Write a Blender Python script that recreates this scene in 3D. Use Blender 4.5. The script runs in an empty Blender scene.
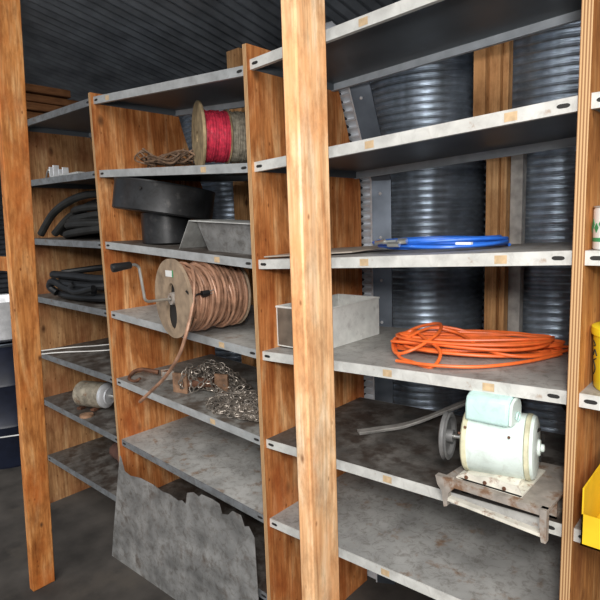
import bpy, math, random
from mathutils import Vector, Matrix
random.seed(7)
S = bpy.context.scene
COL = S.collection
PI = math.pi

# ------------------------------------------------------------------ camera
cam = bpy.data.cameras.new('camera'); co = bpy.data.objects.new('camera', cam); COL.objects.link(co)
r = Vector((0.749, 0.662, -0.033)).normalized()
w = Vector((-0.659, 0.739, -0.139)); w = (w - r*w.dot(r)).normalized()
u = r.cross(w)
m = Matrix((r, u, -w)).transposed().to_4x4(); m.translation = Vector((0, 0, 1.55))
co.matrix_world = m
cam.sensor_width = 36; cam.lens = 535.5/600*36; cam.clip_start = .02
S.camera = co

# ------------------------------------------------------------------ light
W = bpy.data.worlds.new('overcast_sky'); S.world = W; W.use_nodes = True
W.node_tree.nodes['Background'].inputs[0].default_value = (.80, .88, 1, 1)
W.node_tree.nodes['Background'].inputs[1].default_value = .34
def area(name, loc, target, size, power, col):
    l = bpy.data.lights.new(name, 'AREA'); l.energy = power; l.size = size; l.color = col; l.shape = 'DISK'
    o = bpy.data.objects.new(name, l); COL.objects.link(o); o.location = loc
    o.rotation_euler = (Vector(target)-Vector(loc)).to_track_quat('-Z', 'Y').to_euler()
    return o
area('camera_flash', (.12, -.12, 1.80), (-1.0, 1.3, 1.35), .20, 17, (1, .97, .94))
sun = bpy.data.lights.new('sun', 'SUN'); sun.energy = 2.4; sun.angle = .9; sun.color = (1, .96, .9)
so = bpy.data.objects.new('sun', sun); COL.objects.link(so)
so.rotation_euler = Vector((-.50, .68, -.58)).to_track_quat('-Z', 'Y').to_euler()
S.view_settings.view_transform = 'Standard'; S.view_settings.look = 'None'
S.view_settings.gamma = 1; S.view_settings.exposure = 0.22; S.view_settings.use_curve_mapping = False

# ------------------------------------------------------------------ materials
def mat(name, col, rough=.6, metal=0, var=.12, scale=8, bump=.1, stretch=(1, 1, 1), spots=None, spot_amt=.6, spot_scale=14, detail=6, spec=.5):
    """noise-varied colour, optional second colour in patches (rust, dirt, chips)"""
    M = bpy.data.materials.new(name); M.use_nodes = True; n = M.node_tree.nodes; L = M.node_tree.links
    b = n['Principled BSDF']; b.inputs['Roughness'].default_value = rough; b.inputs['Metallic'].default_value = metal
    b.inputs['Specular IOR Level'].default_value = spec
    tc = n.new('ShaderNodeTexCoord'); mp = n.new('ShaderNodeMapping'); mp.inputs['Scale'].default_value = stretch
    L.new(tc.outputs['Object'], mp.inputs[0])
    no = n.new('ShaderNodeTexNoise'); no.inputs['Scale'].default_value = scale; no.inputs['Detail'].default_value = detail
    L.new(mp.outputs[0], no.inputs['Vector'])
    rp = n.new('ShaderNodeValToRGB'); rp.color_ramp.elements[0].position = .3; rp.color_ramp.elements[1].position = .7
    rp.color_ramp.elements[0].color = tuple(c*(1-var*2) for c in col)+(1,)
    rp.color_ramp.elements[1].color = tuple(min(1, c*(1+var)) for c in col)+(1,)
    L.new(no.outputs['Fac'], rp.inputs[0]); out = rp.outputs[0]
    if spots:
        n2 = n.new('ShaderNodeTexNoise'); n2.inputs['Scale'].default_value = spot_scale; n2.inputs['Detail'].default_value = 8; n2.inputs['Roughness'].default_value = .65
        L.new(tc.outputs['Object'], n2.inputs['Vector'])
        r2 = n.new('ShaderNodeValToRGB'); r2.color_ramp.elements[0].position = spot_amt; r2.color_ramp.elements[1].position = spot_amt+.13
        L.new(n2.outputs['Fac'], r2.inputs[0])
        mx = n.new('ShaderNodeMixRGB'); L.new(r2.outputs[0], mx.inputs[0]); L.new(out, mx.inputs[1]); mx.inputs[2].default_value = tuple(spots)+(1,)
        out = mx.outputs[0]
    if 'paint' in name or 'tin' in name:      # fine grime and scratches
        n3 = n.new('ShaderNodeTexNoise'); n3.inputs['Scale'].default_value = 34; n3.inputs['Detail'].default_value = 9; n3.inputs['Roughness'].default_value = .75; n3.inputs['Distortion'].default_value = .8
        L.new(tc.outputs['Object'], n3.inputs['Vector'])
        r3 = n.new('ShaderNodeValToRGB'); r3.color_ramp.elements[0].position = .36; r3.color_ramp.elements[0].color = (.45, .41, .37, 1); r3.color_ramp.elements[1].position = .52; r3.color_ramp.elements[1].color = (1, 1, 1, 1)
        L.new(n3.outputs['Fac'], r3.inputs[0])
        m3 = n.new('ShaderNodeMixRGB'); m3.blend_type = 'MULTIPLY'; m3.inputs[0].default_value = .25 if ('mint' in name or 'white' in name or 'mid_grey_paint' in name) else .7
        L.new(out, m3.inputs[1]); L.new(r3.outputs[0], m3.inputs[2]); out = m3.outputs[0]
    L.new(out, b.inputs['Base Color'])
    if bump:
        bp = n.new('ShaderNodeBump'); bp.inputs['Strength'].default_value = bump; bp.inputs['Distance'].default_value = .004
        L.new(no.outputs['Fac'], bp.inputs['Height']); L.new(bp.outputs[0], b.inputs['Normal'])
    return M

def wood(name, dark, mid, light, axis=2, scale=1.0, knots=(.12, .05, .02), rough=.65, stain=None, knot_size=.11, big=1.0, seed=0):
    """planed softwood or plywood: stretched grain, cathedral bands, knots and large stains"""
    M = bpy.data.materials.new(name); M.use_nodes = True; n = M.node_tree.nodes; L = M.node_tree.links
    b = n['Principled BSDF']; b.inputs['Roughness'].default_value = rough; b.inputs['Specular IOR Level'].default_value = .25
    tc = n.new('ShaderNodeTexCoord')
    def mapped(s, along, off=0):
        mp = n.new('ShaderNodeMapping'); v = [s, s, s]; v[axis] = along; mp.inputs['Scale'].default_value = v
        mp.inputs['Location'].default_value = (seed*1.7+off, seed*2.3, seed*.9+off)
        L.new(tc.outputs['Object'], mp.inputs[0]); return mp.outputs[0]
    n0 = n.new('ShaderNodeTexNoise'); n0.inputs['Scale'].default_value = 1; n0.inputs['Detail'].default_value = 7; n0.inputs['Distortion'].default_value = 2.2
    L.new(mapped(9*scale, 1.3*scale), n0.inputs['Vector'])
    r0 = n.new('ShaderNodeValToRGB'); e = r0.color_ramp.elements
    e[0].position = .32; e[0].color = tuple(dark)+(1,); e[1].position = .68; e[1].color = tuple(light)+(1,)
    n0.inputs['Roughness'].default_value = .6
    k = r0.color_ramp.elements.new(.5); k.color = tuple(mid)+(1,)
    L.new(n0.outputs['Fac'], r0.inputs[0])
    n1 = n.new('ShaderNodeTexNoise'); n1.inputs['Scale'].default_value = 1; n1.inputs['Detail'].default_value = 3
    L.new(mapped(120*scale, 5*scale), n1.inputs['Vector'])
    r1 = n.new('ShaderNodeValToRGB'); r1.color_ramp.elements[0].position = .35; r1.color_ramp.elements[0].color = (.62, .55, .5, 1); r1.color_ramp.elements[1].position = .6; r1.color_ramp.elements[1].color = (1, 1, 1, 1)
    L.new(n1.outputs['Fac'], r1.inputs[0])
    mu = n.new('ShaderNodeMixRGB'); mu.blend_type = 'MULTIPLY'; mu.inputs[0].default_value = .8
    L.new(r0.outputs[0], mu.inputs[1]); L.new(r1.outputs[0], mu.inputs[2]); out = mu.outputs[0]
    vo = n.new('ShaderNodeTexVoronoi'); vo.inputs['Scale'].default_value = 1
    L.new(mapped(6.5*big, 3.6*big, 3), vo.inputs['Vector'])
    rk = n.new('ShaderNodeValToRGB'); rk.color_ramp.elements[0].position = knot_size*.45; rk.color_ramp.elements[0].color = (1, 1, 1, 1); rk.color_ramp.elements[1].position = knot_size; rk.color_ramp.elements[1].color = (0, 0, 0, 1)
    L.new(vo.outputs['Distance'], rk.inputs[0])
    mk = n.new('ShaderNodeMixRGB'); L.new(rk.outputs[0], mk.inputs[0]); L.new(out, mk.inputs[1]); mk.inputs[2].default_value = tuple(knots)+(1,)
    out = mk.outputs[0]
    if stain:
        ns = n.new('ShaderNodeTexNoise'); ns.inputs['Scale'].default_value = 1; ns.inputs['Detail'].default_value = 7; ns.inputs['Roughness'].default_value = .6
        L.new(mapped(6, 3.2, 9), ns.inputs['Vector'])
        rs = n.new('ShaderNodeValToRGB'); rs.color_ramp.elements[0].position = .5; rs.color_ramp.elements[1].position = .66
        rs.color_ramp.elements[1].color = (.8, .8, .8, 1)
        L.new(ns.outputs['Fac'], rs.inputs[0])
        ms = n.new('ShaderNodeMixRGB'); L.new(rs.outputs[0], ms.inputs[0]); L.new(out, ms.inputs[1]); ms.inputs[2].default_value = tuple(stain)+(1,)
        out = ms.outputs[0]
    # broad uneven darkening of the aged face and small dark specks
    nb = n.new('ShaderNodeTexNoise'); nb.inputs['Scale'].default_value = 1; nb.inputs['Detail'].default_value = 8; nb.inputs['Roughness'].default_value = .7
    L.new(mapped(22, 10, 5), nb.inputs['Vector'])
    rb = n.new('ShaderNodeValToRGB'); rb.color_ramp.elements[0].position = .30; rb.color_ramp.elements[0].color = (.50, .42, .36, 1); rb.color_ramp.elements[1].position = .55; rb.color_ramp.elements[1].color = (1, 1, 1, 1)
    L.new(nb.outputs['Fac'], rb.inputs[0])
    mb_ = n.new('ShaderNodeMixRGB'); mb_.blend_type = 'MULTIPLY'; mb_.inputs[0].default_value = .85
    L.new(out, mb_.inputs[1]); L.new(rb.outputs[0], mb_.inputs[2]); out = mb_.outputs[0]
    vs_ = n.new('ShaderNodeTexVoronoi'); vs_.inputs['Scale'].default_value = 1; L.new(mapped(26, 14, 1), vs_.inputs['Vector'])
    rv = n.new('ShaderNodeValToRGB'); rv.color_ramp.elements[0].position = .05; rv.color_ramp.elements[0].color = (.35, .25, .18, 1); rv.color_ramp.elements[1].position = .12; rv.color_ramp.elements[1].color = (1, 1, 1, 1)
    L.new(vs_.outputs['Distance'], rv.inputs[0])
    mv = n.new('ShaderNodeMixRGB'); mv.blend_type = 'MULTIPLY'; mv.inputs[0].default_value = .8
    L.new(out, mv.inputs[1]); L.new(rv.outputs[0], mv.inputs[2]); out = mv.outputs[0]
    L.new(out, b.inputs['Base Color'])
    bp = n.new('ShaderNodeBump'); bp.inputs['Strength'].default_value = .15; bp.inputs['Distance'].default_value = .002
    L.new(n1.outputs['Fac'], bp.inputs['Height']); L.new(bp.outputs[0], b.inputs['Normal'])
    return M

def ply_edge(name):
    """plywood edge: plies stacked across x"""
    M = bpy.data.materials.new(name); M.use_nodes = True; n = M.node_tree.nodes; L = M.node_tree.links
    b = n['Principled BSDF']; b.inputs['Roughness'].default_value = .8
    tc = n.new('ShaderNodeTexCoord'); mp = n.new('ShaderNodeMapping'); mp.inputs['Scale'].default_value = (55, .5, .5)
    L.new(tc.outputs['Object'], mp.inputs[0])
    wv = n.new('ShaderNodeTexWave'); wv.inputs['Scale'].default_value = 1; wv.inputs['Distortion'].default_value = .6; wv.inputs['Detail'].default_value = 2
    L.new(mp.outputs[0], wv.inputs['Vector'])
    rr = n.new('ShaderNodeValToRGB'); rr.color_ramp.elements[0].color = (.23, .10, .035, 1); rr.color_ramp.elements[1].color = (.62, .40, .20, 1)
    L.new(wv.outputs['Fac'], rr.inputs[0]); L.new(rr.outputs[0], b.inputs['Base Color'])
    return M

M_ply = wood('plywood_orange', (.40, .12, .03), (.64, .26, .085), (.86, .50, .24), stain=(.44, .115, .028), knot_size=.13)
M_ply2 = wood('plywood_pale', (.46, .17, .045), (.62, .28, .09), (.76, .43, .18), stain=(.36, .13, .04), knot_size=.12, seed=3)
M_ply0 = wood('plywood_grey_tan', (.36, .17, .07), (.50, .27, .12), (.64, .42, .22), stain=(.28, .10, .04), knot_size=.12, seed=5)
M_stud = wood('stud_wood', (.48, .24, .09), (.64, .36, .16), (.76, .48, .24), stain=(.50, .25, .10), knot_size=.10, big=1.3, seed=1)
M_post = wood('post_wood', (.68, .34, .15), (.86, .55, .30), (.94, .76, .54), stain=(.76, .36, .15), knot_size=.085, big=1.5, seed=2)
M_lpost = wood('left_post_wood', (.48, .17, .04), (.66, .28, .085), (.82, .46, .20), stain=(.54, .15, .03), knot_size=.10, big=1.5, seed=6)
M_edge = ply_edge('plywood_edge')
M_plank = wood('brown_plank', (.14, .06, .025), (.22, .10, .04), (.30, .15, .06), axis=1, seed=4)
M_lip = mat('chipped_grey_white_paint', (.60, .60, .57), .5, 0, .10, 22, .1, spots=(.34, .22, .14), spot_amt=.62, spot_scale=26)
M_lipm = mat('mid_grey_paint', (.36, .375, .38), .5, 0, .12, 20, .1, spots=(.24, .15, .09), spot_amt=.62, spot_scale=26)  # darker lip copy: light falling off to the left is in the colour
M_lipd = mat('shaded_grey_paint', (.17, .18, .19), .55, 0, .14, 18, .1, spots=(.18, .10, .06), spot_amt=.62, spot_scale=22)  # darkest lip copy, the same leftward light falloff put into its colour
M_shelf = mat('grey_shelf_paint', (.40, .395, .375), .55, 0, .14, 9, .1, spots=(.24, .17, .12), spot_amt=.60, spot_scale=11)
M_shelfm = mat('mid_grey_shelf_paint_grimy', (.24, .235, .22), .6, 0, .22, 8, .12, spots=(.10, .08, .065), spot_amt=.50, spot_scale=10)  # grime spots on a base darkened for the shade around the chain
M_shelfr = mat('stained_shelf_paint', (.42, .42, .405), .55, 0, .18, 7, .1, spots=(.27, .18, .12), spot_amt=.57, spot_scale=16)
M_under = mat('shaded_blue_grey_underside', (.10, .115, .13), .45, 0, .12, 5, .05)  # shade beneath the high shelves is put into this dark colour
M_back = mat('blue_grey_back_lip', (.42, .46, .50), .5, 0, .1, 20, .05)
M_box = mat('lit_zinc_box', (.72, .73, .70), .5, .05, .08, 30, .1, spots=(.52, .52, .50), spot_amt=.54, spot_scale=24)  # zinc copy made paler, carrying the light from the right in its colour
M_roof = mat('roof_sheet', (.30, .33, .37), .45, .5, .2, 6, .03)
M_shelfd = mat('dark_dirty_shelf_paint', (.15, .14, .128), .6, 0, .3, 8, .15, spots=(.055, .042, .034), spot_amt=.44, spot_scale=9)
M_sticker = mat('tan_tape', (.58, .42, .25), .7, 0, .12, 60)
M_slot = mat('dark_slot', (.015, .014, .013), .7)
M_galv = mat('galvanised_corrugated', (.50, .55, .61), .30, .85, .15, 10, 0, stretch=(3, 3, 1))
M_galvd = mat('galvanised_dark', (.13, .15, .18), .4, .8, .2, 8, .05)
M_galvb = mat('galvanised_bright', (.82, .84, .87), .36, .35, .12, 20)  # pale base holds the flash glint of the scalloped strip
M_zinc = mat('dusty_zinc_sheet', (.60, .61, .59), .5, .25, .2, 16, .15, spots=(.46, .46, .44), spot_amt=.50, spot_scale=18)
M_zincin = mat('dark_brown_zinc', (.17, .14, .11), .6, .1, .25, 16, .1)
M_tin = mat('dusty_tin_sheet', (.27, .27, .265), .55, .2, .28, 9, .2, spots=(.14, .12, .105), spot_amt=.55, spot_scale=10)
M_black = mat('black_painted_steel', (.026, .027, .029), .42, .2, .3, 10, .15, spots=(.10, .095, .09), spot_amt=.60, spot_scale=9)
M_rubber = mat('black_rubber', (.008, .009, .011), .5, 0, .3, 20, .1)
M_rubber2 = mat('dusty_black_rubber', (.013, .013, .012), .6, 0, .3, 20, .1)
M_copper = mat('copper_brown_cable', (.40, .22, .14), .38, .15, .22, 30, .05)
M_board = mat('dusty_fibreboard', (.34, .25, .17), .75, 0, .2, 25, .15, spots=(.16, .10, .06), spot_amt=.60, spot_scale=20)
M_steel = mat('bright_steel', (.68, .68, .65), .3, .9, .08, 20)
M_grip = mat('black_grip', (.012, .012, .013), .35)
M_white = mat('white_label', (.82, .82, .80), .6)
M_green = mat('green_print', (.05, .30, .12), .5)
M_red = mat('red_wire', (.72, .05, .10), .45, 0, .25, 60)
M_grey = mat('grey_beige_wire', (.40, .36, .28), .6, 0, .3, 60)
M_oldwood = mat('old_wood_flange', (.36, .27, .15), .8, 0, .25, 30, .2)
M_twine = mat('tan_cord', (.19, .115, .07), .7, 0, .3, 40)
M_chain = mat('dull_chain', (.33, .29, .25), .38, .6, .3, 30)
M_rust = mat('rusty_iron', (.15, .065, .035), .75, .2, .35, 25, .3)
M_rustwood = mat('rusty_brown_block', (.30, .17, .10), .7, 0, .3, 25, .2)
M_blue = mat('blue_airline', (.03, .17, .72), .35, 0, .12, 30)
M_orange = mat('orange_cord', (.90, .17, .035), .42, 0, .12, 30)
M_card = mat('thin_grey_card', (.36, .31, .26), .7)
M_motor = mat('pale_mint_paint', (.70, .80, .76), .38, 0, .05, 20, .05, spots=(.52, .52, .38), spot_amt=.70, spot_scale=18)
M_cap = mat('mint_paint', (.55, .77, .74), .4, 0, .05, 20, .03)
M_band = mat('stained_cream_band', (.62, .60, .42), .5, 0, .2, 25, .1, spots=(.35, .28, .15), spot_amt=.58, spot_scale=30)
M_brkt = mat('rusty_grey_bracket', (.40, .36, .32), .55, .2, .2, 25, .25, spots=(.22, .13, .08), spot_amt=.50, spot_scale=24)
M_foot = mat('chipped_cream_foot', (.68, .66, .58), .5, 0, .12, 25, .2, spots=(.30, .18, .12), spot_amt=.56, spot_scale=40)
M_pulley = mat('dusty_grey_pulley', (.27, .27, .27), .45, .5, .2, 20, .05)
M_stripm = mat('dusty_grey_strip', (.40, .385, .36), .55, .1, .2, 25, .1)
M_smotor = mat('dirty_beige_paint', (.36, .32, .25), .6, .1, .25, 18, .2, spots=(.22, .11, .05), spot_amt=.58, spot_scale=22)
M_yellow = mat('yellow_plastic', (.86, .68, .02), .4, 0, .06, 15, .02)
M_amber = mat('yellow_metal_bin', (.88, .56, .02), .45, 0, .08, 15, .02)
M_rods = mat('white_rod', (.80, .80, .78), .4)
M_barrel = mat('navy_barrel', (.010, .014, .03), .4, 0, .2, 10)
M_dirt = mat('grey_dirt_floor', (.065, .057, .05), .9, 0, .3, 5, .4, spots=(.07, .06, .05), spot_amt=.55, spot_scale=4)
M_gravel = mat('gravel_yard', (.36, .34, .31), .95, 0, .25, 30, .5)
M_sack = mat('rusty_red_sack', (.15, .07, .05), .8, 0, .3, 8, .2)
M_wallm = mat('dark_corrugated_wall', (.11, .12, .14), .5, .5, .3, 6, .05)

# ------------------------------------------------------------------ mesh helpers
class MB:
    def __init__(s): s.v = []; s.f = []; s.mi = []; s.cur = 0
    def add(s, vs, fs):
        o = len(s.v); s.v += [Vector(p) for p in vs]
        for f in fs: s.f.append([i+o for i in f]); s.mi.append(s.cur)
        return s
    def box(s, a, b, M=None):
        x0, y0, z0 = a; x1, y1, z1 = b
        vs = [Vector(p) for p in ((x0,y0,z0),(x1,y0,z0),(x1,y1,z0),(x0,y1,z0),(x0,y0,z1),(x1,y0,z1),(x1,y1,z1),(x0,y1,z1))]
        if M: vs = [M @ p for p in vs]
        return s.add(vs, [(0,3,2,1),(4,5,6,7),(0,1,5,4),(1,2,6,5),(2,3,7,6),(3,0,4,7)])
    def hexa(s, p): # 8 points ordered like box
        return s.add(p, [(0,3,2,1),(4,5,6,7),(0,1,5,4),(1,2,6,5),(2,3,7,6),(3,0,4,7)])
    def ring(s, profile, c, ax, seg=32, closed=False, caps=True):
        """lathe: profile [(along, radius)] around axis ax at c"""
        ax = Vector(ax).normalized(); t = ax.orthogonal().normalized(); b = ax.cross(t); c = Vector(c)
        vs = []; fs = []
        for (a, rr) in profile:
            for k in range(seg):
                th = 2*PI*k/seg; vs.append(c+ax*a+(t*math.cos(th)+b*math.sin(th))*rr)
        n = len(profile)
        for i in range(n if closed else n-1):
            j = (i+1) % n
            for k in range(seg):
                l = (k+1) % seg
                fs.append((i*seg+k, i*seg+l, j*seg+l, j*seg+k))
        if caps and not closed:
            fs.append(tuple(reversed(range(seg)))); fs.append(tuple((n-1)*seg+k for k in range(seg)))
        return s.add(vs, fs)
    def cyl(s, p0, p1, r0, r1=None, seg=16):
        p0 = Vector(p0); p1 = Vector(p1); r1 = r0 if r1 is None else r1
        return s.ring([(0, r0), ((p1-p0).length, r1)], p0, p1-p0, seg)
    def tube(s, pts, r, seg=6, closed=False):
        pts = [Vector(p) for p in pts]; n = len(pts); vs = []; fs = []
        nrm = None
        for i, p in enumerate(pts):
            if closed: t = pts[(i+1) % n]-pts[i-1]
            else: t = pts[min(i+1, n-1)]-pts[max(i-1, 0)]
            if t.length < 1e-9: t = Vector((1, 0, 0))
            t.normalize()
            nrm = t.orthogonal() if nrm is None else (nrm-t*nrm.dot(t))
            if nrm.length < 1e-6: nrm = t.orthogonal()
            nrm.normalize(); b = t.cross(nrm)
            for k in range(seg):
                a = 2*PI*k/seg; vs.append(p+(nrm*math.cos(a)+b*math.sin(a))*(r if not callable(r) else r(i/(n-1))))
        for i in range(n if closed else n-1):
            j = (i+1) % n
            for k in range(seg):
                l = (k+1) % seg; fs.append((i*seg+k, i*seg+l, j*seg+l, j*seg+k))
        if not closed: fs += [tuple(reversed(range(seg))), tuple((n-1)*seg+k for k in range(seg))]
        return s.add(vs, fs)
    def prism(s, poly, off):
        """extrude 3D polygon by vector off"""
        n = len(poly); off = Vector(off); vs = [Vector(p) for p in poly]+[Vector(p)+off for p in poly]
        fs = [tuple(reversed(range(n))), tuple(range(n, 2*n))]+[(i, (i+1) % n, n+(i+1) % n, n+i) for i in range(n)]
        return s.add(vs, fs)

def build(name, mb, mats, parent=None, bevel=0, loc=None, angle=35):
    me = bpy.data.meshes.new(name)
    base = parent_base(parent) if parent else Vector(loc or (0, 0, 0))
    me.from_pydata([p-base for p in mb.v], [], mb.f)
    import bmesh
    bm = bmesh.new(); bm.from_mesh(me); bmesh.ops.recalc_face_normals(bm, faces=bm.faces); bm.to_mesh(me); bm.free()
    mats = mats if isinstance(mats, (list, tuple)) else [mats]
    for mm in mats: me.materials.append(mm)
    for p, i in zip(me.polygons, mb.mi): p.material_index = min(i, len(mats)-1); p.use_smooth = True
    me.set_sharp_from_angle(angle=math.radians(angle))
    o = bpy.data.objects.new(name, me); COL.objects.link(o)
    if parent: o.parent = parent
    else: o.location = base
    if bevel:
        bv = o.modifiers.new('bevel', 'BEVEL'); bv.width = bevel; bv.segments = 2; bv.limit_method = 'ANGLE'
    return o
def parent_base(p):
    v = Vector((0, 0, 0))
    while p: v += p.location; p = p.parent
    return v
def tag(o, label, cat, group=None, kind=None):
    o['label'] = label; o['category'] = cat
    if group: o['group'] = group
    if kind: o['kind'] = kind
    return o
def thing(name, label, cat, loc, group=None):
    o = bpy.data.objects.new(name, None); o.empty_display_size = .05; COL.objects.link(o); o.location = loc
    return tag(o, label, cat, group)
def structure(name, mb, mt, **k):
    o = build(name, mb, mt, **k); o['kind'] = 'structure'; return o
def catmull(P, n=10):
    P = [Vector(p) for p in P]; out = []
    for i in range(len(P)-1):
        a, b, c, d = P[max(i-1, 0)], P[i], P[i+1], P[min(i+2, len(P)-1)]
        for k in range(n):
            t = k/n
            out.append(.5*((2*b)+(c-a)*t+(2*a-5*b+4*c-d)*t*t+(3*b-a-3*c+d)*t**3))
    out.append(P[-1]); return out

# ------------------------------------------------------------------ the setting
structure('floor', MB().box((-6, .3, -.05), (2.6, 3.2, 0)), M_dirt)
structure('ground', MB().box((-14, -14, -.12), (14, 14, -.05)), M_gravel)
def corr_sheet(p0, ax_u, ax_v, nu, nv, pitch, amp, normal, thick=.001):
    """flat corrugated sheet, ridges run along ax_u and repeat along ax_v"""
    p0 = Vector(p0); U = Vector(ax_u); V = Vector(ax_v); N = Vector(normal).normalized(); L = V.length
    k = int(L/pitch*6); mb = MB(); vs = []; fs = []
    for j in range(k+1):
        q = p0+V*(j/k)+N*(amp*math.sin(2*PI*j/6))
        vs += [q, q+U]
    for j in range(k): fs.append((2*j, 2*j+1, 2*j+3, 2*j+2))
    mb.add(vs, fs); return mb
structure('wall_back', corr_sheet((-6, 2.7, 0), (8.6, 0, 0), (0, 0, 2.6), 1, 1, .05, .008, (0, 1, 0)), M_wallm)
structure('wall_left', corr_sheet((-6, .6, 0), (0, 2.1, 0), (0, 0, 2.7), 1, 1, .05, .008, (1, 0, 0)), M_wallm)
structure('wall_right', corr_sheet((2.6, .6, 0), (0, 2.1, 0), (0, 0, 2.7), 1, 1, .05, .008, (1, 0, 0)), M_wallm)
structure('ceiling', corr_sheet((-6, 2.75, 2.42), (0, -2.15, .42), (8.6, 0, 0), 1, 1, .07, .012, (0, .2, 1)), M_roof)

def timber(name, a, b, mt, label, cat, group=None, bevel=.003, M=None):
    base = ((a[0]+b[0])/2, (a[1]+b[1])/2, a[2])
    return tag(build(name, MB().box(a, b, M), mt, bevel=bevel, loc=base), label, cat, group)

# posts at the open front
timber('wooden_post', (-.740, .80, 0), (-.702, .893, 2.66), M_post, 'pale orange timber post standing in front of the shelving, in the middle of the picture', 'post', bevel=.004)
mb = MB(); P = lambda z: -2.118-.181*(2.125-z)/1.838
mb.hexa([(P(0)-.040,.797,0),(P(0),.797,0),(P(0),.893,0),(P(0)-.040,.893,0),(P(2.62)-.040,.797,2.62),(P(2.62),.797,2.62),(P(2.62),.893,2.62),(P(2.62)-.040,.893,2.62)])
tag(build('wooden_post', mb, M_lpost, loc=(P(0)-.02, .84, 0), bevel=.004), 'orange-brown timber post at the left edge of the picture', 'post')

# plywood dividers of the shelving
DT = 2.06
def divider(x, th, z1, mt, label, edge_mat=True):
    prof = [(1.188, 0), (1.775, 0), (1.775, 1.70), (1.742, 1.78), (1.708, 1.86), (1.680, 1.94), (1.652, 2.02), (1.62, z1), (1.188, z1)]
    mb = MB(); mb.prism([(x, y, z) for y, z in prof], (th, 0, 0))
    o = build('shelf_divider', mb, [mt, M_edge], loc=(x, 1.188, 0), angle=20)
    for p in o.data.polygons:
        if abs(p.normal.y) > .9 or p.normal.z > .9: p.material_index = 1
    return tag(o, label, 'shelf divider', 'plywood shelf dividers')
divider(-3.068, .018, 2.10, M_ply0, 'shadowed plywood divider behind the left timber post, black hoses shelved beside it')
divider(-2.220, .018, 2.13, M_ply, 'orange plywood divider left of the crank-handled cable reel')
divider(-1.262, .018, 2.10, M_ply, 'orange plywood divider just behind the middle timber post')
divider(-.311, .021, 2.10, M_ply2, 'plywood divider with a ribbed layered edge right of the pale green motor')
divider(.640, .018, 2.10, M_ply2, 'plywood divider outside the picture, beyond the yellow bucket')

# shelves: (x0, x1, z at left, z at right) centre of the 3 cm front lip
YF = 1.20
def shelf(x0, x1, z0, z1, top, lip, label, sticker=.45, tone=0, backlip=True):
    YB = 1.745 if z0 < 1.9 else 1.615
    root = thing('metal_shelf', label, 'shelf', (x0, YF, z0+.015), 'grey steel shelves')
    sl = (z1-z0)/(x1-x0); Z = lambda x, d: z0+(x-x0)*sl+d
    def slab(mb, xa, xb, ya, yb, d0, d1):
        mb.hexa([(xa,ya,Z(xa,d0)),(xb,ya,Z(xb,d0)),(xb,yb,Z(xb,d0)),(xa,yb,Z(xa,d0)),(xa,ya,Z(xa,d1)),(xb,ya,Z(xb,d1)),(xb,yb,Z(xb,d1)),(xa,yb,Z(xa,d1))])
        return mb
    mb = MB(); slab(mb, x0, x1, YF+.002, YB, .012, .015)
    slab(mb, x0, x0+.002, YF+.003, YB, -.013, .012); slab(mb, x1-.002, x1, YF+.003, YB, -.013, .012)
    build('shelf_panel', mb, top, root)
    f = MB(); slab(f, x0, x1, YF, YF+.002, -.015, .015); slab(f, x0, x1, YF+.002, YF+.014, -.015, -.013)
    fl = build('front_lip', f, lip, root)
    if backlip:
        f = MB(); slab(f, x0, x1, YB, YB+.002, -.015, .015); slab(f, x0, x1, YB-.012, YB, -.015, -.013)
        build('back_lip', f, M_back, root)
    for xx in (x0+.022, x1-.030):
        h = MB(); P = [(xx+.008*math.cos(a)+(.005 if math.cos(a) > 0 else -.005), YF-.0006, Z(xx, 0)+.0045*math.sin(a)) for a in [2*PI*k/14 for k in range(14)]]
        h.prism(P, (0, .0005, 0)); build('bolt_slot', h, M_slot, root)
    for q in ([] if not sticker else sticker if isinstance(sticker, tuple) else (sticker,)):
        xs = x0+(x1-x0)*q-.014; h = MB(); slab(h, xs, xs+.028, YF-.0006, YF-.0001, -.010, .009)
        s_ = build('tape_patch', h, M_sticker, root)
    return Z
D0, D1a, D1, D2a, D2, D3a, D3, D4a = -3.050, -2.220, -2.202, -1.262, -1.244, -.311, -.290, .640
# far-left bay (mostly hidden)
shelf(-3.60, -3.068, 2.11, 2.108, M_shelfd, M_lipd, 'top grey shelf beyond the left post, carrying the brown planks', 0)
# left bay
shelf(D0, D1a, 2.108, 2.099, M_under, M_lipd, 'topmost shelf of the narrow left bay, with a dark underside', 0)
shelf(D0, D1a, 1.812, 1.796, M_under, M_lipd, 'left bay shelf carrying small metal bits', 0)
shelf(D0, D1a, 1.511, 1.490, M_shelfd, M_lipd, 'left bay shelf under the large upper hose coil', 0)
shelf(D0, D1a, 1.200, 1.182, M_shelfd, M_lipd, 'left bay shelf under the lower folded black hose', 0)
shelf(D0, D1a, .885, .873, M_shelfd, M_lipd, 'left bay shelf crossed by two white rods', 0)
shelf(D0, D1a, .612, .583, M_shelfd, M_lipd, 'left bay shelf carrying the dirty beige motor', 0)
shelf(D0, D1a, .275, .270, M_shelfd, M_lipd, 'lowest dark shelf of the left bay with a reddish sack', 0)
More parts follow.
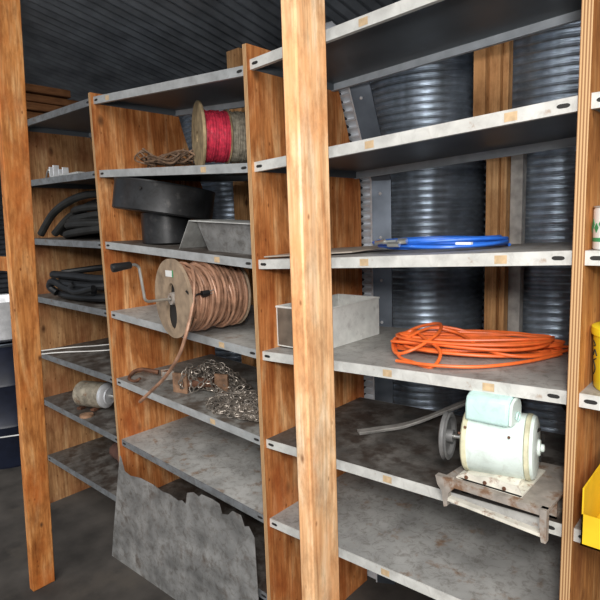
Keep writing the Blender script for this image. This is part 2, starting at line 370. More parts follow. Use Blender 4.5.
# middle bay
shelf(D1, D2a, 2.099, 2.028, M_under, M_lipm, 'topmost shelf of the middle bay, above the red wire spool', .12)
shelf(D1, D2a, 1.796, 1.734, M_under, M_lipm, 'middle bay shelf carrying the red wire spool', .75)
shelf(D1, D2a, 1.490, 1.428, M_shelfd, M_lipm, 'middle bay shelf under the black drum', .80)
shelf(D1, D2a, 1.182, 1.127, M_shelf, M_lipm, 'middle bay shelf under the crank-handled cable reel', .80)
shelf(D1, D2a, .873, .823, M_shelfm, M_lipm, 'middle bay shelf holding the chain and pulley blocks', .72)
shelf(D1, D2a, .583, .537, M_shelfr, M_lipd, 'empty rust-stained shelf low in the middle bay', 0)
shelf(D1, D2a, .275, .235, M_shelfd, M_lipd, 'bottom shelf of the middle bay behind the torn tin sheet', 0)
# right bay
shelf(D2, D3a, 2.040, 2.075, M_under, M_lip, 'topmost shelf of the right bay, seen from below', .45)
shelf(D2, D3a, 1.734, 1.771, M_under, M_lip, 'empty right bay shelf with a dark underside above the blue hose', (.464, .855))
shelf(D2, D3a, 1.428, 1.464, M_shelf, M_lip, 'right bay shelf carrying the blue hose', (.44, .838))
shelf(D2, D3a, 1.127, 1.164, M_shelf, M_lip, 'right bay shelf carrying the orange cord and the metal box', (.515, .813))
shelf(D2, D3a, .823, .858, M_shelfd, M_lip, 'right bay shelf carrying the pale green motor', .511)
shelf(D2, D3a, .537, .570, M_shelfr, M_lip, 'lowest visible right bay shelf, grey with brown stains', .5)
# far right bay
for z, l in ((2.075, 'top shelf of the far right bay, above the picture'), (1.771, 'far right bay shelf, only its bolted corner showing at top right'),
             (1.464, 'far right bay shelf under the white and green can'), (1.164, 'far right bay shelf under the yellow bucket'), (.858, 'far right bay shelf behind the open yellow bin')):
    shelf(D3, D4a, z, z, M_shelf, M_lip, l, .3)

# upright culverts and studs behind the shelves
def culvert(cx, cy, R, h, label, mt=M_galv):
    prof = []; n = int(h/.0285*8)
    for j in range(n+1): prof.append((h*j/n, R+.0085*math.sin(2*PI*j/8)))
    mb = MB(); mb.ring(prof, (cx, cy, 0), (0, 0, 1), 56, caps=False)
    mb.ring([(h, R+.007), (h, R-.01), (0, R-.01), (0, R+.007)], (cx, cy, 0), (0, 0, 1), 56, caps=False)
    return tag(build('corrugated_culvert', mb, mt, loc=(cx, cy, 0), angle=60), label, 'culvert pipe', 'upright culvert pipes')
culvert(-1.19, 2.20, .27, 2.28, 'upright corrugated pipe behind the blue hose, left of the studs')
culvert(-.63, 2.20, .262, 2.28, 'upright corrugated pipe between the studs and the right-hand divider')
culvert(-2.53, 2.22, .27, 2.25, 'upright corrugated pipe seen through the gap right of the black drum')

# curved section: scalloped edge strip with a bolted flange
root = thing('corrugated_section', 'curved corrugated panel edge with pale scallops, seen just right of the middle divider', 'corrugated panel', (-1.23, 1.8, 0))
def yz(z): return 1.800-.41*max(0, z-1.71)
zs = [i*.0285/8 for i in range(int(2.25/.0285*8))]
XS = -1.262
mb = MB(); vs = []; fs = []
for i, z in enumerate(zs):
    a = math.sin(2*PI*i/8)*.018; y = yz(z)
    vs += [(XS, y+a, z), (XS+.058, y+a, z)]
for i in range(len(zs)-1): fs.append((2*i, 2*i+1, 2*i+3, 2*i+2))
mb.add(vs, fs); build('scalloped_strip', mb, M_galvb, root, angle=80)
pts = zs[::8]
def band(x0, x1, ya, yb_, mt, name):
    mb = MB()
    for a, b in zip(pts[:-1], pts[1:]):
        A, B = yz(a), yz(b)
        mb.hexa([(x0,A+ya,a),(x1,A+yb_,a),(x1,A+yb_+.004,a),(x0,A+ya+.004,a),(x0,B+ya,b),(x1,B+yb_,b),(x1,B+yb_+.004,b),(x0,B+ya+.004,b)])
    build(name, mb, mt, root)
band(XS+.056, XS+.061, -.013, -.013, M_galvb, 'bright_edge')
band(XS+.061, XS+.128, -.010, .022, M_galvd, 'flange')
for i, z in enumerate((1.15, 1.32, 1.49, 1.66, 1.83, 2.00)):
    mb = MB(); mb.ring([(0, .006), (.005, .006), (.006, .003)], (XS+.092, yz(z)+.005, z), (0, -1, 0), 6); build('bolt', mb, M_galvb, root)

ZT = 2.40
def stud(x0, x1, y0, y1, z0, label, mt=M_stud): timber('wall_stud', (x0, y0, z0), (x1, y1, ZT), mt, label, 'stud', 'studs behind the shelves', bevel=.002)
stud(-.797, -.756, 1.80, 1.84, 1.78, 'short stud above the shelf, leftmost of the three between the corrugated pipes')
stud(-.765, -.722, 1.84, 1.88, 0, 'tall stud between the corrugated pipes, its knots showing below the empty shelf')
stud(-.721, -.702, 1.86, 1.90, 0, 'shaded stud behind the tall knotty one, right of it')
stud(-2.08, -1.99, 1.85, 1.89, 0, 'pale stud showing right of the black drum under the red spool')
mb = MB(); mb.box((-.700, 1.895, 0), (-.660, 1.905, 1.80)); mb.box((-.700, 1.905, 0), (-.696, 1.93, 1.80)); mb.box((-.664, 1.905, 0), (-.660, 1.93, 1.80))
tag(build('steel_post', mb, M_stripm, loc=(-.68, 1.90, 0)), 'flat grey metal post beside the knotty stud', 'post')

# planks on top at left
for i in range(4):
    z = 2.126+i*.045; x1 = -2.880+[0, .012, -.004, .008][i]; y1 = [1.50, 1.52, 1.50, 1.44][i]
    timber('plank', (x1-.20, .95, z), (x1, y1, z+.038), M_plank, 'brown plank at top left, '+['lowest of the stack', 'second from the bottom of the stack', 'third from the bottom of the stack', 'topmost of the stack'][i], 'plank', 'planks on the top shelf')

# ------------------------------------------------------------------ left bay things
def hose(label, c, R, n, tr, mt, sx=1, sy=1, zh=.02, ends=True, name='rubber_hose'):
    mb = MB(); pts = []; rnd = random.Random(len(label)); N = 26
    cx, cy, cz = c
    ph = rnd.random()*6
    for i in range(n*N):
        a = 2*PI*i/N; t = i/N; lay = int(t); rr = R*(1+.10*math.sin(lay*2.1+ph))
        ox = .02*math.sin(lay*1.7); oy = .02*math.cos(lay*2.9)
        z = cz+tr+zh*t+.035*math.sin(a+lay*.8)*(1 if lay else 0)*.5+(.0175 if lay else 0)
        pts.append((cx+ox+sx*rr*math.cos(a), cy+oy+sy*rr*math.sin(a), z))
    mb.tube(pts, tr, 10)
    return tag(build(name, mb, mt, loc=c), label, 'hose')
# large coil on the third shelf: lying loops plus a standing arch of hose
root = thing('rubber_hose', 'large dusty black hose coil arching high on the left bay shelf', 'hose', (-2.55, 1.42, 1.517), 'black hoses')
mb = MB(); pts = []
for i in range(130):
    a = 2*PI*i/26+2.2; l = i/26
    pts.append((-2.57+.285*math.cos(a)*(1-.04*l), 1.44+.20*math.sin(a)*(1-.06*l), 1.54+.026*l+.012*math.sin(a*1.3)))
mb.tube(pts, .019, 10)
build('hose_loops', mb, M_rubber2, root)
mb = MB()
for k, (dx, h) in enumerate(((-.05, .185), (.0, .135), (-.04, .155))):
    P = [(-2.845+dx, 1.22+.05*k, 1.545), (-2.74+dx, 1.26+.05*k, 1.545+h*.62), (-2.58, 1.30+.04*k, 1.54+h), (-2.42, 1.38+.03*k, 1.55+h*.92), (-2.29, 1.50, 1.545+h*.6)]
    mb.tube(catmull(P), .019, 10)
build('hose_arch', mb, M_rubber2, root)
root = thing('rubber_hose', 'folded black rubber hose with bent ends, on the shelf above the white rods', 'hose', (-2.55, 1.40, 1.21), 'black hoses')
mb = MB(); mb.tube(catmull([(-2.85,1.26,1.24),(-2.66,1.23,1.235),(-2.40,1.27,1.235),(-2.28,1.38,1.24),(-2.30,1.52,1.25),(-2.48,1.58,1.26),(-2.74,1.50,1.27),(-2.85,1.36,1.285),(-2.76,1.24,1.295),(-2.48,1.24,1.29),(-2.31,1.32,1.29)]), .020, 10)
mb.tube(catmull([(-2.31,1.32,1.29),(-2.27,1.44,1.32),(-2.36,1.55,1.345),(-2.52,1.55,1.37),(-2.68,1.44,1.36),(-2.82,1.28,1.34)]), .017, 10)
mb.tube(catmull([(-2.83,1.235,1.335),(-2.60,1.25,1.332),(-2.42,1.27,1.325),(-2.28,1.36,1.33)]), .020, 10)
build('hose_coil', mb, M_rubber, root)
mb = MB(); mb.tube(catmull([(-2.76,1.215,1.245),(-2.80,1.20,1.275),(-2.76,1.20,1.305),(-2.66,1.215,1.275),(-2.52,1.22,1.262),(-2.42,1.24,1.265)]), .018, 10)
mb.tube(catmull([(-2.56,1.215,1.30),(-2.58,1.205,1.275),(-2.52,1.205,1.262),(-2.40,1.23,1.285)]), .016, 10)
build('bent_end', mb, M_rubber, root)

# white rods
for i, (a, b) in enumerate((((-2.945, 1.165, .9035), (-2.60, 1.60, .9035)), ((-3.02, 1.205, .9045), (-2.76, 1.70, .9045)))):
    a = Vector(a); b = Vector(b)
    mb = MB(); mb.tube([a+(b-a)*t/8+Vector((0, 0, .003*math.sin(t))) for t in range(9)], .0034, 8)
    tag(build('white_rod', mb, M_rods, loc=tuple(a)), 'thin white rod on the left bay shelf, '+('the nearer and lower of two', 'the farther and upper of two')[i], 'rod', 'white rods')
# metal bits on second shelf
root = thing('wire_hook', 'small bent silver wire bits beside the left post, on the second shelf', 'wire', (-2.80, 1.30, 1.826))
mb = MB(); mb.tube(catmull([(-2.86,1.26,1.83),(-2.83,1.26,1.87),(-2.80,1.27,1.88),(-2.80,1.27,1.84)]), .004, 6); mb.tube([(-2.86,1.27,1.87),(-2.79,1.28,1.835)], .004, 6)
build('bent_wire', mb, M_steel, root)
for k, x in enumerate((-2.745, -2.645)):
    root = thing('metal_bracket', 'small pale metal bracket on the left bay shelf, '+('nearer the left post', 'nearer the divider')[k], 'bracket', (x, 1.30, 1.826), 'small brackets')
    mb = MB(); mb.box((x-.028, 1.24, 1.827), (x+.020, 1.33, 1.832)); build('base', mb, M_zinc, root, bevel=.001)
    mb = MB()
    mb.prism([(x-.028,1.24,1.832),(x-.022,1.24,1.832),(x-.022,1.24,1.88-.02*k),(x-.028,1.24,1.88-.02*k)], (0,.03,0)); build('lug', mb, M_galvb, root, bevel=.001); mb = MB()
    mb.prism([(x+.014,1.24,1.832),(x+.020,1.24,1.832),(x+.020,1.24,1.885-.02*k),(x+.014,1.24,1.885-.02*k)], (0,.03,0))
    build('lug', mb, M_galvb, root, bevel=.001)
mb = MB(); mb.box((-2.60, 1.23, 1.818), (-2.46, 1.27, 1.830))
tag(build('metal_strap', mb, M_zinc, bevel=.002, loc=(-2.53, 1.25, 1.818)), 'short flat pale strap lying at the shelf edge beside the brackets', 'strap')

# small dirty motor
root = thing('electric_motor', 'dirty beige small motor lying low in the left bay', 'motor', (-2.64, 1.32, .617), None)
A = Vector((-2.76, 1.29, .690)); ax = Vector((.93, .36, 0)).normalized()
mb = MB(); mb.ring([(0, .060), (.012, .068), (.15, .068), (.16, .064)], A, ax, 28); build('housing', mb, M_smotor, root)
mb = MB(); mb.ring([(.158, .062), (.166, .066), (.178, .066), (.185, .058), (.190, .045), (.198, .044), (.200, .02)], A, ax, 28); build('end_bell', mb, M_galvb, root)
mb = MB(); mb.ring([(-.022, .028), (-.014, .034), (0, .038)], A, ax, 20); build('bearing_cap', mb, M_black, root)
mb = MB(); mb.cyl(A+ax*.2, A+ax*.235, .012); build('shaft', mb, M_steel, root)
mb = MB()
for t in (.03, .12): mb.box((-.012, -.055, 0), (.012, .055, .012), Matrix.Translation((A+ax*t).xy.to_3d()+Vector((0, 0, .617))) @ Matrix.Rotation(math.atan2(ax.y, ax.x), 4, 'Z'))
build('foot', mb, M_rust, root)
mb = MB(); mb.ring([(0, .02), (.008, .036), (.02, .034), (.026, .01)], (-2.60, 1.235, .602), (0, 0, 1), 12)
tag(build('rusty_scrap', mb, M_rustwood, loc=(-2.60, 1.235, .602)), 'rusty brown lump in front of the dirty beige motor', 'scrap')
# sack
mb = MB(); vs = []; fs = []; nu, nv = 24, 12
for j in range(nv+1):
    for i in range(nu):
        a = 2*PI*i/nu; t = PI*j/nv; q = 1+.10*math.sin(3*a+2*t)+.06*math.sin(7*a)
        vs.append((-2.44+.19*math.sin(t)*math.cos(a)*q, 1.46+.16*math.sin(t)*math.sin(a)*q, .293+max(0, .085+.085*math.cos(t)*q)))
for j in range(nv):
    for i in range(nu): fs.append((j*nu+i, j*nu+(i+1) % nu, (j+1)*nu+(i+1) % nu, (j+1)*nu+i))
mb.add(vs, fs); tag(build('lumpy_sack', mb, M_sack, loc=(-2.44, 1.46, .293), angle=80), 'dark reddish lumpy sack in the shadow at the bottom of the left bay', 'sack')

# beyond the left post
root = thing('barrel', 'dark navy barrel standing beyond the left post', 'barrel', (-3.98, 1.35, 0))
mb = MB(); mb.ring([(0, .27), (.02, .28), (.27, .28), (.285, .287), (.30, .28), (.55, .28), (.565, .287), (.58, .28), (.80, .28), (.82, .285), (.83, .27)], (-3.98, 1.35, 0), (0, 0, 1), 40); build('body', mb, M_barrel, root)
mb = MB(); mb.ring([(.825, .284), (.84, .288), (.845, .28), (.835, .27)], (-3.98, 1.35, 0), (0, 0, 1), 40, closed=True); build('rim', mb, M_galvd, root)
root = thing('metal_tub', 'silvery round tub on top of the navy barrel', 'tub', (-3.98, 1.35, .845))
mb = MB(); mb.ring([(0, .22), (.02, .25), (.26, .29), (.27, .295), (.265, .28), (.03, .24), (.02, .02)], (-3.98, 1.35, .848), (0, 0, 1), 40); build('bowl', mb, M_galvb, root)
timber('wooden_rail', (-5.98, 1.30, 1.32), (-3.55, 1.34, 1.41), M_lpost, 'orange wooden rail whose end shows left of the left post', 'rail')
mb = MB(); mb.tube([(-4.71, 1.0, .004), (-4.1, 1.05, .16), (-3.45, 1.10, .33), (-3.072, 1.183, .43)], .004, 6)
tag(build('thin_rod', mb, M_rods, loc=(-4.71, 1.0, .004)), 'thin pale rod sloping up in front of the navy barrel', 'rod')

# ------------------------------------------------------------------ middle bay things
# cord bundle
root = thing('cord_bundle', 'tangled brown cord bundle left of the red wire spool', 'cord', (-1.95, 1.36, 1.797)); mb = MB(); rnd = random.Random(4)
for k in range(9):
    a0 = rnd.uniform(-.25, .25); L = rnd.uniform(.11, .16); c = Vector((-1.91+rnd.uniform(-.05, .05), 1.36+rnd.uniform(-.03, .05), 1.80+k*.002)); P = []
    for i in range(30):
        a = 2*PI*i/30; P.append(c+Vector((L*math.cos(a)*math.cos(a0)-.045*math.sin(a)*math.sin(a0), L*math.cos(a)*math.sin(a0)+.045*math.sin(a), .008+.022*(1+math.sin(a*2+k))*.5+.010*(1+math.sin(3*a+k)))))
    mb.tube(P, .0042, 6, closed=True)
build('loops', mb, M_twine, root); mb = MB()
for k in range(4): mb.tube(catmull([(-1.97-.02*k, 1.33, 1.815), (-2.06, 1.30+.02*k, 1.84+.01*k), (-2.12+.02*k, 1.33, 1.87+.008*k), (-2.09+.02*k, 1.36, 1.90-.012*k)]), .004, 6)
build('loose_ends', mb, M_twine, root)

# wire spool
def frame(deg): a = math.radians(deg); return Vector((math.cos(a), math.sin(a), 0)), Vector((-math.sin(a), math.cos(a), 0))
ax, sd = frame(62); R0 = .1285; C = Vector((-1.672, 1.32, 1.765+R0+.001))
root = thing('wire_spool', 'wooden spool wound with red and grey-beige wire', 'spool', (C.x, C.y, 1.766))
def flange(mb, c, ax, R, th, hole=.02): mb.ring([(0, hole), (0, R-.003), (.003, R), (th-.003, R), (th, R-.003), (th, hole)], c, ax, 48, closed=True)
mb = MB(); flange(mb, C, ax, R0, .012); build('flange', mb, M_oldwood, root)
mb = MB(); flange(mb, C+ax*.110, ax, R0*.80, .006); build('divider_disc', mb, M_oldwood, root)
mb = MB(); flange(mb, C+ax*.205, ax, R0, .012); build('flange', mb, M_oldwood, root)
mb = MB(); mb.cyl(C+ax*.01, C+ax*.21, .05, seg=24); build('core', mb, M_oldwood, root)
def winding(C, ax, x0, x1, R, rt, turns, jit=.15, layers=2, seed=1, seg=6, per=22):
    mb = MB(); rnd = random.Random(seed); t0 = ax.orthogonal().normalized(); b = ax.cross(t0)
    for l in range(layers):
        n = turns; P = []; ph = rnd.random()*6
        for i in range(n*per+1):
            a = 2*PI*i/per+ph; f = i/(n*per); f = f if l % 2 == 0 else 1-f
            x = x0+(x1-x0)*f+jit*rt*4*math.sin(a*.31+l*2)+jit*rt*3*math.sin(a+ph)
            x = min(max(x, min(x0, x1)), max(x0, x1))
            rr = R-l*rt*1.3+jit*rt*2*math.sin(a*.77+l)
            P.append(C+ax*x+(t0*math.cos(a)+b*math.sin(a))*rr)
        mb.tube(P, rt, seg)
    mb.ring([(x0, R-layers*rt*1.5), (x1, R-layers*rt*1.5)], C, ax, 32)
    return mb
build('red_wire', winding(C, ax, .018, .108, .092, .0030, 24, .5, 3, 3), M_red, root)
build('grey_wire', winding(C, ax, .122, .200, .092, .0028, 24, .5, 3, 5), M_grey, root)

# black drum: wide tilted pan on a narrower cylinder
root = thing('steel_drum', 'black steel drum, a wide tilted pan on a narrower cylinder', 'drum', (-1.985, 1.40, 1.492))
base = Vector((-1.975, 1.365, 1.490)); tl = Vector((.61*.17, .79*.17, 1)).normalized()
mb = MB(); mb.ring([(0, .100), (.003, .104), (.130, .104)], base, (0, 0, 1), 40); build('lower_cylinder', mb, M_black, root)
c2 = base+Vector((0, 0, .127))
c2 = base+Vector((-.008, -.008, .122))
mb = MB(); mb.ring([(0, .05), (0, .203), (.006, .209), (.112, .209), (.118, .212), (.124, .209), (.124, .201), (.012, .199), (.012, .05)], c2, tl, 64, closed=True); build('wide_pan', mb, M_black, root)
mb = MB(); q = c2+tl*.102+Vector((.10, -.178, 0)); mb.cyl(q, q+Vector((.004, -.012, 0)), .006, seg=8); build('rivet', mb, M_slot, root)

# bent sheet metal channel
root = thing('sheet_metal_channel', 'bent light grey sheet metal channel right of the black drum', 'sheet metal', (-1.5, 1.3, 1.455))
mb = MB()
mb.prism([(-1.735,1.250,1.474),(-1.650,1.24,1.580),(-1.650,1.46,1.580),(-1.735,1.47,1.474)], (.003, 0, .001)); build('sloped_flap', mb, M_zinc, root)
mb = MB(); mb.prism([(-1.650,1.24,1.577),(-1.290,1.27,1.553),(-1.290,1.49,1.553),(-1.650,1.46,1.577)], (0, 0, .003)); build('top_face', mb, M_zinc, root)
mb = MB(); mb.prism([(-1.632,1.262,1.577),(-1.600,1.29,1.457),(-1.290,1.31,1.449),(-1.290,1.292,1.552)], (0, .003, 0)); build('front_face', mb, M_tin, root)

# crank cable reel
ax, sd = frame(80); RR = .141; C = Vector((-1.590, 1.100, 1.163+RR+.002))
root = thing('cable_reel', 'hand-cranked reel wound with copper-brown cable', 'cable reel', (C.x, C.y, 1.165))
# flange with a kidney cut-out on each side of the hub
def cut_flange(C, ax, R, th):
    t0 = Vector((0, 0, 1)); b = ax.cross(t0); mb = MB(); N = 72; vs = []; fs = []
    def rad_in(a):       # inner boundary: an off-centre opening
        return .026+(.088 if math.cos(a) < 0 else .030)*abs(math.cos(a-.12))**3.2
    for s in (0, th):
        for k in range(N):
            a = 2*PI*k/N; d = t0*math.cos(a)+b*math.sin(a)
            vs.append(C+ax*s+d*rad_in(a)); vs.append(C+ax*s+d*R)
    for k in range(N):
        l = (k+1) % N; A = lambda s, k, e: s*2*N+2*k+e
        fs += [(A(0,k,0),A(0,k,1),A(0,l,1),A(0,l,0)), (A(1,k,0),A(1,l,0),A(1,l,1),A(1,k,1)), (A(0,k,1),A(1,k,1),A(1,l,1),A(0,l,1)), (A(0,k,0),A(0,l,0),A(1,l,0),A(1,k,0))]
    return mb.add(vs, fs)
fl = build('flange', cut_flange(C, ax, RR, .012), M_board, root)
mb = MB(); flange(mb, C+ax*.245, ax, RR*.90, .010); build('flange', mb, M_board, root)
mb = MB(); mb.ring([(.0135, .012), (.0135, .112), (.019, .112), (.02, .074), (.23, .074), (.23, .012)], C, ax, 32, closed=True); build('core', mb, M_slot, root)  # its black front disc paints the dark inside of the flange cut-out
mb = MB(); mb.ring([(-.004, .010), (-.004, .022), (.02, .024), (.02, .010)], C, ax, 20, closed=True); build('hub', mb, M_brkt, root)
cab = winding(C, ax, .022, .236, .114, .0056, 19, .9, 3, 8, 8, 26)
build('cable', cab, M_copper, root)
# cable tail
up = Vector((0, 0, 1)); fr = -sd
P = [(-1.50,1.13,1.41),(-1.468,1.11,1.37),(-1.452,1.085,1.29),(-1.445,1.05,1.21),(-1.475,1.035,1.13),(-1.565,1.035,1.04),(-1.655,1.035,.975),(-1.742,1.035,.915)]
mb = MB(); mb.tube(catmull(P), .0062, 8); build('cable_tail', mb, M_copper, root)
mb = MB(); q = Vector((-1.462, 1.135, 1.325)); e = Vector((.25, .95, .15)).normalized()
P = [q+Vector((.0, -.065, .02)), q+Vector((.006, -.045, -.002)), q+Vector((.006, -.02, .004)), q]
mb.tube(catmull(P), .0032, 6); mb.cyl(q, q+e*.028, .013, .010, 10); build('plug', mb, M_grip, root)
mb = MB()
for k in (-1, 1):
    mb = MB(); o_ = Vector((0, 0, .005*k)); mb.tube([q+e*.027+o_, q+e*.048+o_], .002, 6); build('prong', mb, M_steel, root)
mb = MB(); lab = C-ax*.0015+up*.088
rt = -sd
mb.prism([lab-sd*.020-up*.010, lab+sd*.034-up*.010, lab+sd*.034+up*.012, lab-sd*.020+up*.012], ax*.0012)
lb = build('paper_label', mb, M_white, root)
mb = MB(); l2 = lab-ax*.0006; mb.prism([l2-sd*.027-up*.011, l2-sd*.0205-up*.011, l2-sd*.0205+up*.014, l2-sd*.027+up*.014], ax*.0012); build('green_tab', mb, M_green, root)
mb = MB(); q = C
P = [C+ax*.05, C-ax*.070, C-ax*.090+up*.002, C-ax*.098+up*.012, C-ax*.100+up*.03, C-ax*.108+up*.105, C-ax*.111+up*.120, C-ax*.122+up*.129, C-ax*.138+up*.130]
mb.tube(catmull(P, 6), .0050, 10); build('crank', mb, M_steel, root)
mb = MB(); h = C-ax*.136+up*.130; mb.ring([(0, .009), (.004, .012), (.03, .013), (.058, .0155), (.066, .014), (.068, .008)], h, -ax-up*.10, 20); build('crank_handle', mb, M_grip, root)

# chain hoist and chain pile
def chain_links(path, rl=.0100, wire=.0024, step=.0200):
    mb = MB(); pts = catmull(path, 12); d = 0; last = pts[0]; k = 0
    for i in range(1, len(pts)):
        seg = pts[i]-pts[i-1]; d += seg.length
        if d >= step:
            d = 0; k += 1; t = seg.normalized(); n = t.orthogonal().normalized()
            n = Matrix.Rotation((k % 2)*PI/2+random.uniform(-.5, .5), 3, t) @ n
            L = []
            for q in range(10):
                a = 2*PI*q/10; L.append(pts[i]+t*(rl*1.45*math.cos(a))+n*(rl*.85*math.sin(a)))
            mb.tube(L, wire, 5, closed=True)
    return mb
def pile(cx, cy, z, rx, ry, h, n, seed):
    rnd = random.Random(seed); P = []
    for i in range(n):
        a = rnd.random()*6.28; q = math.sqrt(rnd.random()); hh = h*(1-q)*rnd.random()
        P.append((cx+rx*q*math.cos(a), cy+ry*q*math.sin(a), z+.009+hh))
    return P
root = thing('chain_hoist', 'chain hoist with pulley blocks and a rusty hook', 'chain hoist', (-1.9, 1.4, .875))
def join(a, b):
    o = len(a.v); a.v += b.v; a.f += [[i+o for i in f] for f in b.f]; a.mi += b.mi; return a
rnd = random.Random(3)
cm = chain_links(pile(-1.82, 1.44, .868, .20, .11, .13, 130, 12)); build('chain', cm, M_chain, root)
def block(c, ang, s, wood_m):
    c = Vector(c); M = Matrix.Translation(c) @ Matrix.Rotation(ang, 4, 'Z')
    mb = MB()
    for y in (-.028, .020): mb.box((-.038*s, y, 0), (.038*s, y+.008, .065*s), M)
    b = build('block_cheek', mb, wood_m, root, bevel=.003)
    mb = MB(); mb.ring([(-.02, .028*s), (-.010, .022*s), (0, .021*s), (.010, .022*s), (.018, .028*s)], M @ Vector((0, 0, .034*s)), M.to_3x3() @ Vector((0, 1, 0)), 20); build('sheave', mb, M_rust, root)
block((-2.035, 1.36, .870), 1.1, .7, M_brkt)
for (cx_, cy_, sz_) in ((-1.835, 1.285, 1.15), (-1.700, 1.395, 1.05)):
    mb = MB(); mb.box((-.030*sz_, -.007, 0), (.030*sz_, .007, .078*sz_), Matrix.Translation((cx_, cy_, .862)) @ Matrix.Rotation(.35, 4, 'Z')); build('block_cheek', mb, M_rustwood, root, bevel=.003)
mb = MB(); mb.ring([(.006, .03), (.012, .022), (.125, .022), (.13, .03)], (-1.835, 1.30, .905), (.75, .66, 0), 20); build('drum', mb, M_rust, root)
hb = chain_links([(-1.83+.020*k+.012*math.sin(k*2), 1.28+.016*k-.03*(k % 2), .885+.05*(k % 3)) for k in range(7)]+[(-1.72-.02*k, 1.40-.016*k-.035*(k % 2), .93-.02*(k % 3)) for k in range(7)]); build('wrapped_chain', hb, M_chain, root)
mb = MB(); hk = catmull([(-2.085,1.345,.902),(-2.11,1.325,.908),(-2.145,1.30,.915),(-2.180,1.28,.905),(-2.175,1.25,.888),(-2.13,1.225,.886),(-2.085,1.225,.889),(-2.06,1.235,.903)]); mb.tube(hk, lambda t: .011*(1-.45*t), 8); build('hook', mb, M_rust, root)
root = thing('chain', 'loose heap of dull steel chain at the right end of the shelf', 'chain', (-1.47, 1.40, .86))
cm = chain_links(pile(-1.50, 1.35, .850, .20, .12, .075, 150, 21)); build('links', cm, M_chain, root)

# tin sheet at the bottom of the middle bay: thin, slightly bent, ragged top
poly = [(-2.30,0),(-2.255,.17),(-2.175,.470),(-2.155,.545),(-2.15,.545),(-2.130,.478),(-2.09,.466),(-2.02,.474),(-1.93,.470),(-1.86,.462),(-1.80,.471),(-1.73,.470),(-1.70,.482),(-1.672,.476),(-1.655,.530),(-1.61,.548),(-1.578,.541),(-1.56,.556),(-1.50,.556),(-1.463,.548),(-1.452,.512),(-1.42,.520),(-1.40,.540),(-1.36,.536),(-1.345,.498),(-1.325,.505),(-1.30,.470),(-1.29,0)]
mb = MB(); mb.prism([(x, 1.165+.012*math.sin(x*9), z) for x, z in poly], (0, .0025, 0))
tag(build('tin_sheet', mb, M_tin, loc=(-1.8, 1.165, 0)), 'dusty grey tin sheet with a ragged top, leaning at the bottom of the middle bay', 'sheet')

# ------------------------------------------------------------------ right bay things
# galvanised box, open at the top
x0, x1, y0, y1, zb, h = -1.233, -1.050, 1.262, 1.600, 1.151, .132
root = thing('metal_box', 'open galvanised metal box behind the middle post', 'box', (x0, y0, zb))
mb = MB(); t = .004; mb.box((x0, y0, zb), (x1, y1, zb+t)); mb.box((x1-t, y0, zb+t), (x1, y1, zb+h)); mb.box((x0, y0, zb+t), (x0+t, y1, zb+h)); mb.box((x0+t, y1-t, zb+t), (x1-t, y1, zb+h)); build('body', mb, M_box, root)
mb = MB(); mb.box((x0+t, y0, zb+t), (x1-t, y0+t, zb+h)); build('front_panel', mb, M_zincin, root)  # front panel is a darker brown than the box body
mb = MB(); mb.box((x0+.085, y0-.012, zb+.05), (x0+.10, y0, zb+.10)); build('latch', mb, M_zinc, root, bevel=.003)
mb = MB()
mb.tube([(x0,y0,zb+h),(x1,y0,zb+h),(x1,y1,zb+h),(x0,y1,zb+h)], .0035, 6, closed=True); build('rolled_rim', mb, M_box, root)

# blue air hose
def coil(cx, cy, z, ra, rb, ang, n, tr, seed, zr, jit=.2, tw=0):
    rnd = random.Random(seed); mb = MB(); P = []; ca, sa = math.cos(ang), math.sin(ang); N = 28
    L = [(rnd.uniform(1-jit, 1.0), rnd.uniform(1-jit*2.2, 1), rnd.uniform(-.02, .02), rnd.uniform(-.014, .014), rnd.random()*6.28, rnd.uniform(-.12, .12)) for _ in range(n+1)]
    for i in range(n*N+1):
        f = i/N; l = min(int(f), n-1); t = f-l; A = L[l]; B = L[l+1]; a = 2*PI*f
        g = [A[k]*(1-t)+B[k]*t for k in range(6)]
        x = ra*g[0]*math.cos(a); y = rb*g[1]*math.sin(a); q = g[5]; x, y = x*math.cos(q)-y*math.sin(q), x*math.sin(q)+y*math.cos(q)
        x += g[2]; y += g[3]
        zz = z+tr+zr*(l+t)/n+tr*.8*(1+math.sin(a*1.5+g[4]))
        P.append((cx+x*ca-y*sa, cy+x*sa+y*ca, zz))
    mb.tube(P, tr, 7); return mb
root = thing('air_hose', 'flat coil of bright blue hose with brass-coloured fittings', 'hose', (-.79, 1.45, 1.465))
build('hose_loops', coil(-.735, 1.45, 1.469, .19, .15, .45, 10, .0048, 5, .018, .14), M_blue, root)
mb = MB(); mb.tube([(-0.825,1.280,1.494),(-0.780,1.280,1.496)], .006, 8); mb.tube([(-0.775,1.280,1.496),(-0.750,1.283,1.497)], .0085, 6); build('fitting', mb, M_steel, root)
mb = MB(); mb.tube([(-0.855,1.292,1.492),(-0.815,1.275,1.497)], .006, 8); mb.tube([(-0.800,1.268,1.488),(-0.765,1.270,1.488)], .0075, 6); build('fitting', mb, M_steel, root)
mb = MB(); mb.box((-.60, 1.262, 1.488), (-.56, 1.274, 1.494)); build('white_tag', mb, M_white, root)
mb = MB(); mb.prism([(-1.238,1.22,1.449),(-.99,1.36,1.4585),(-.965,1.62,1.468),(-1.238,1.60,1.456)], (0, 0, .004))
tag(build('card_sheet', mb, M_card, loc=(-1.1, 1.4, 1.449)), 'thin grey-brown card lying left of the blue hose', 'card')

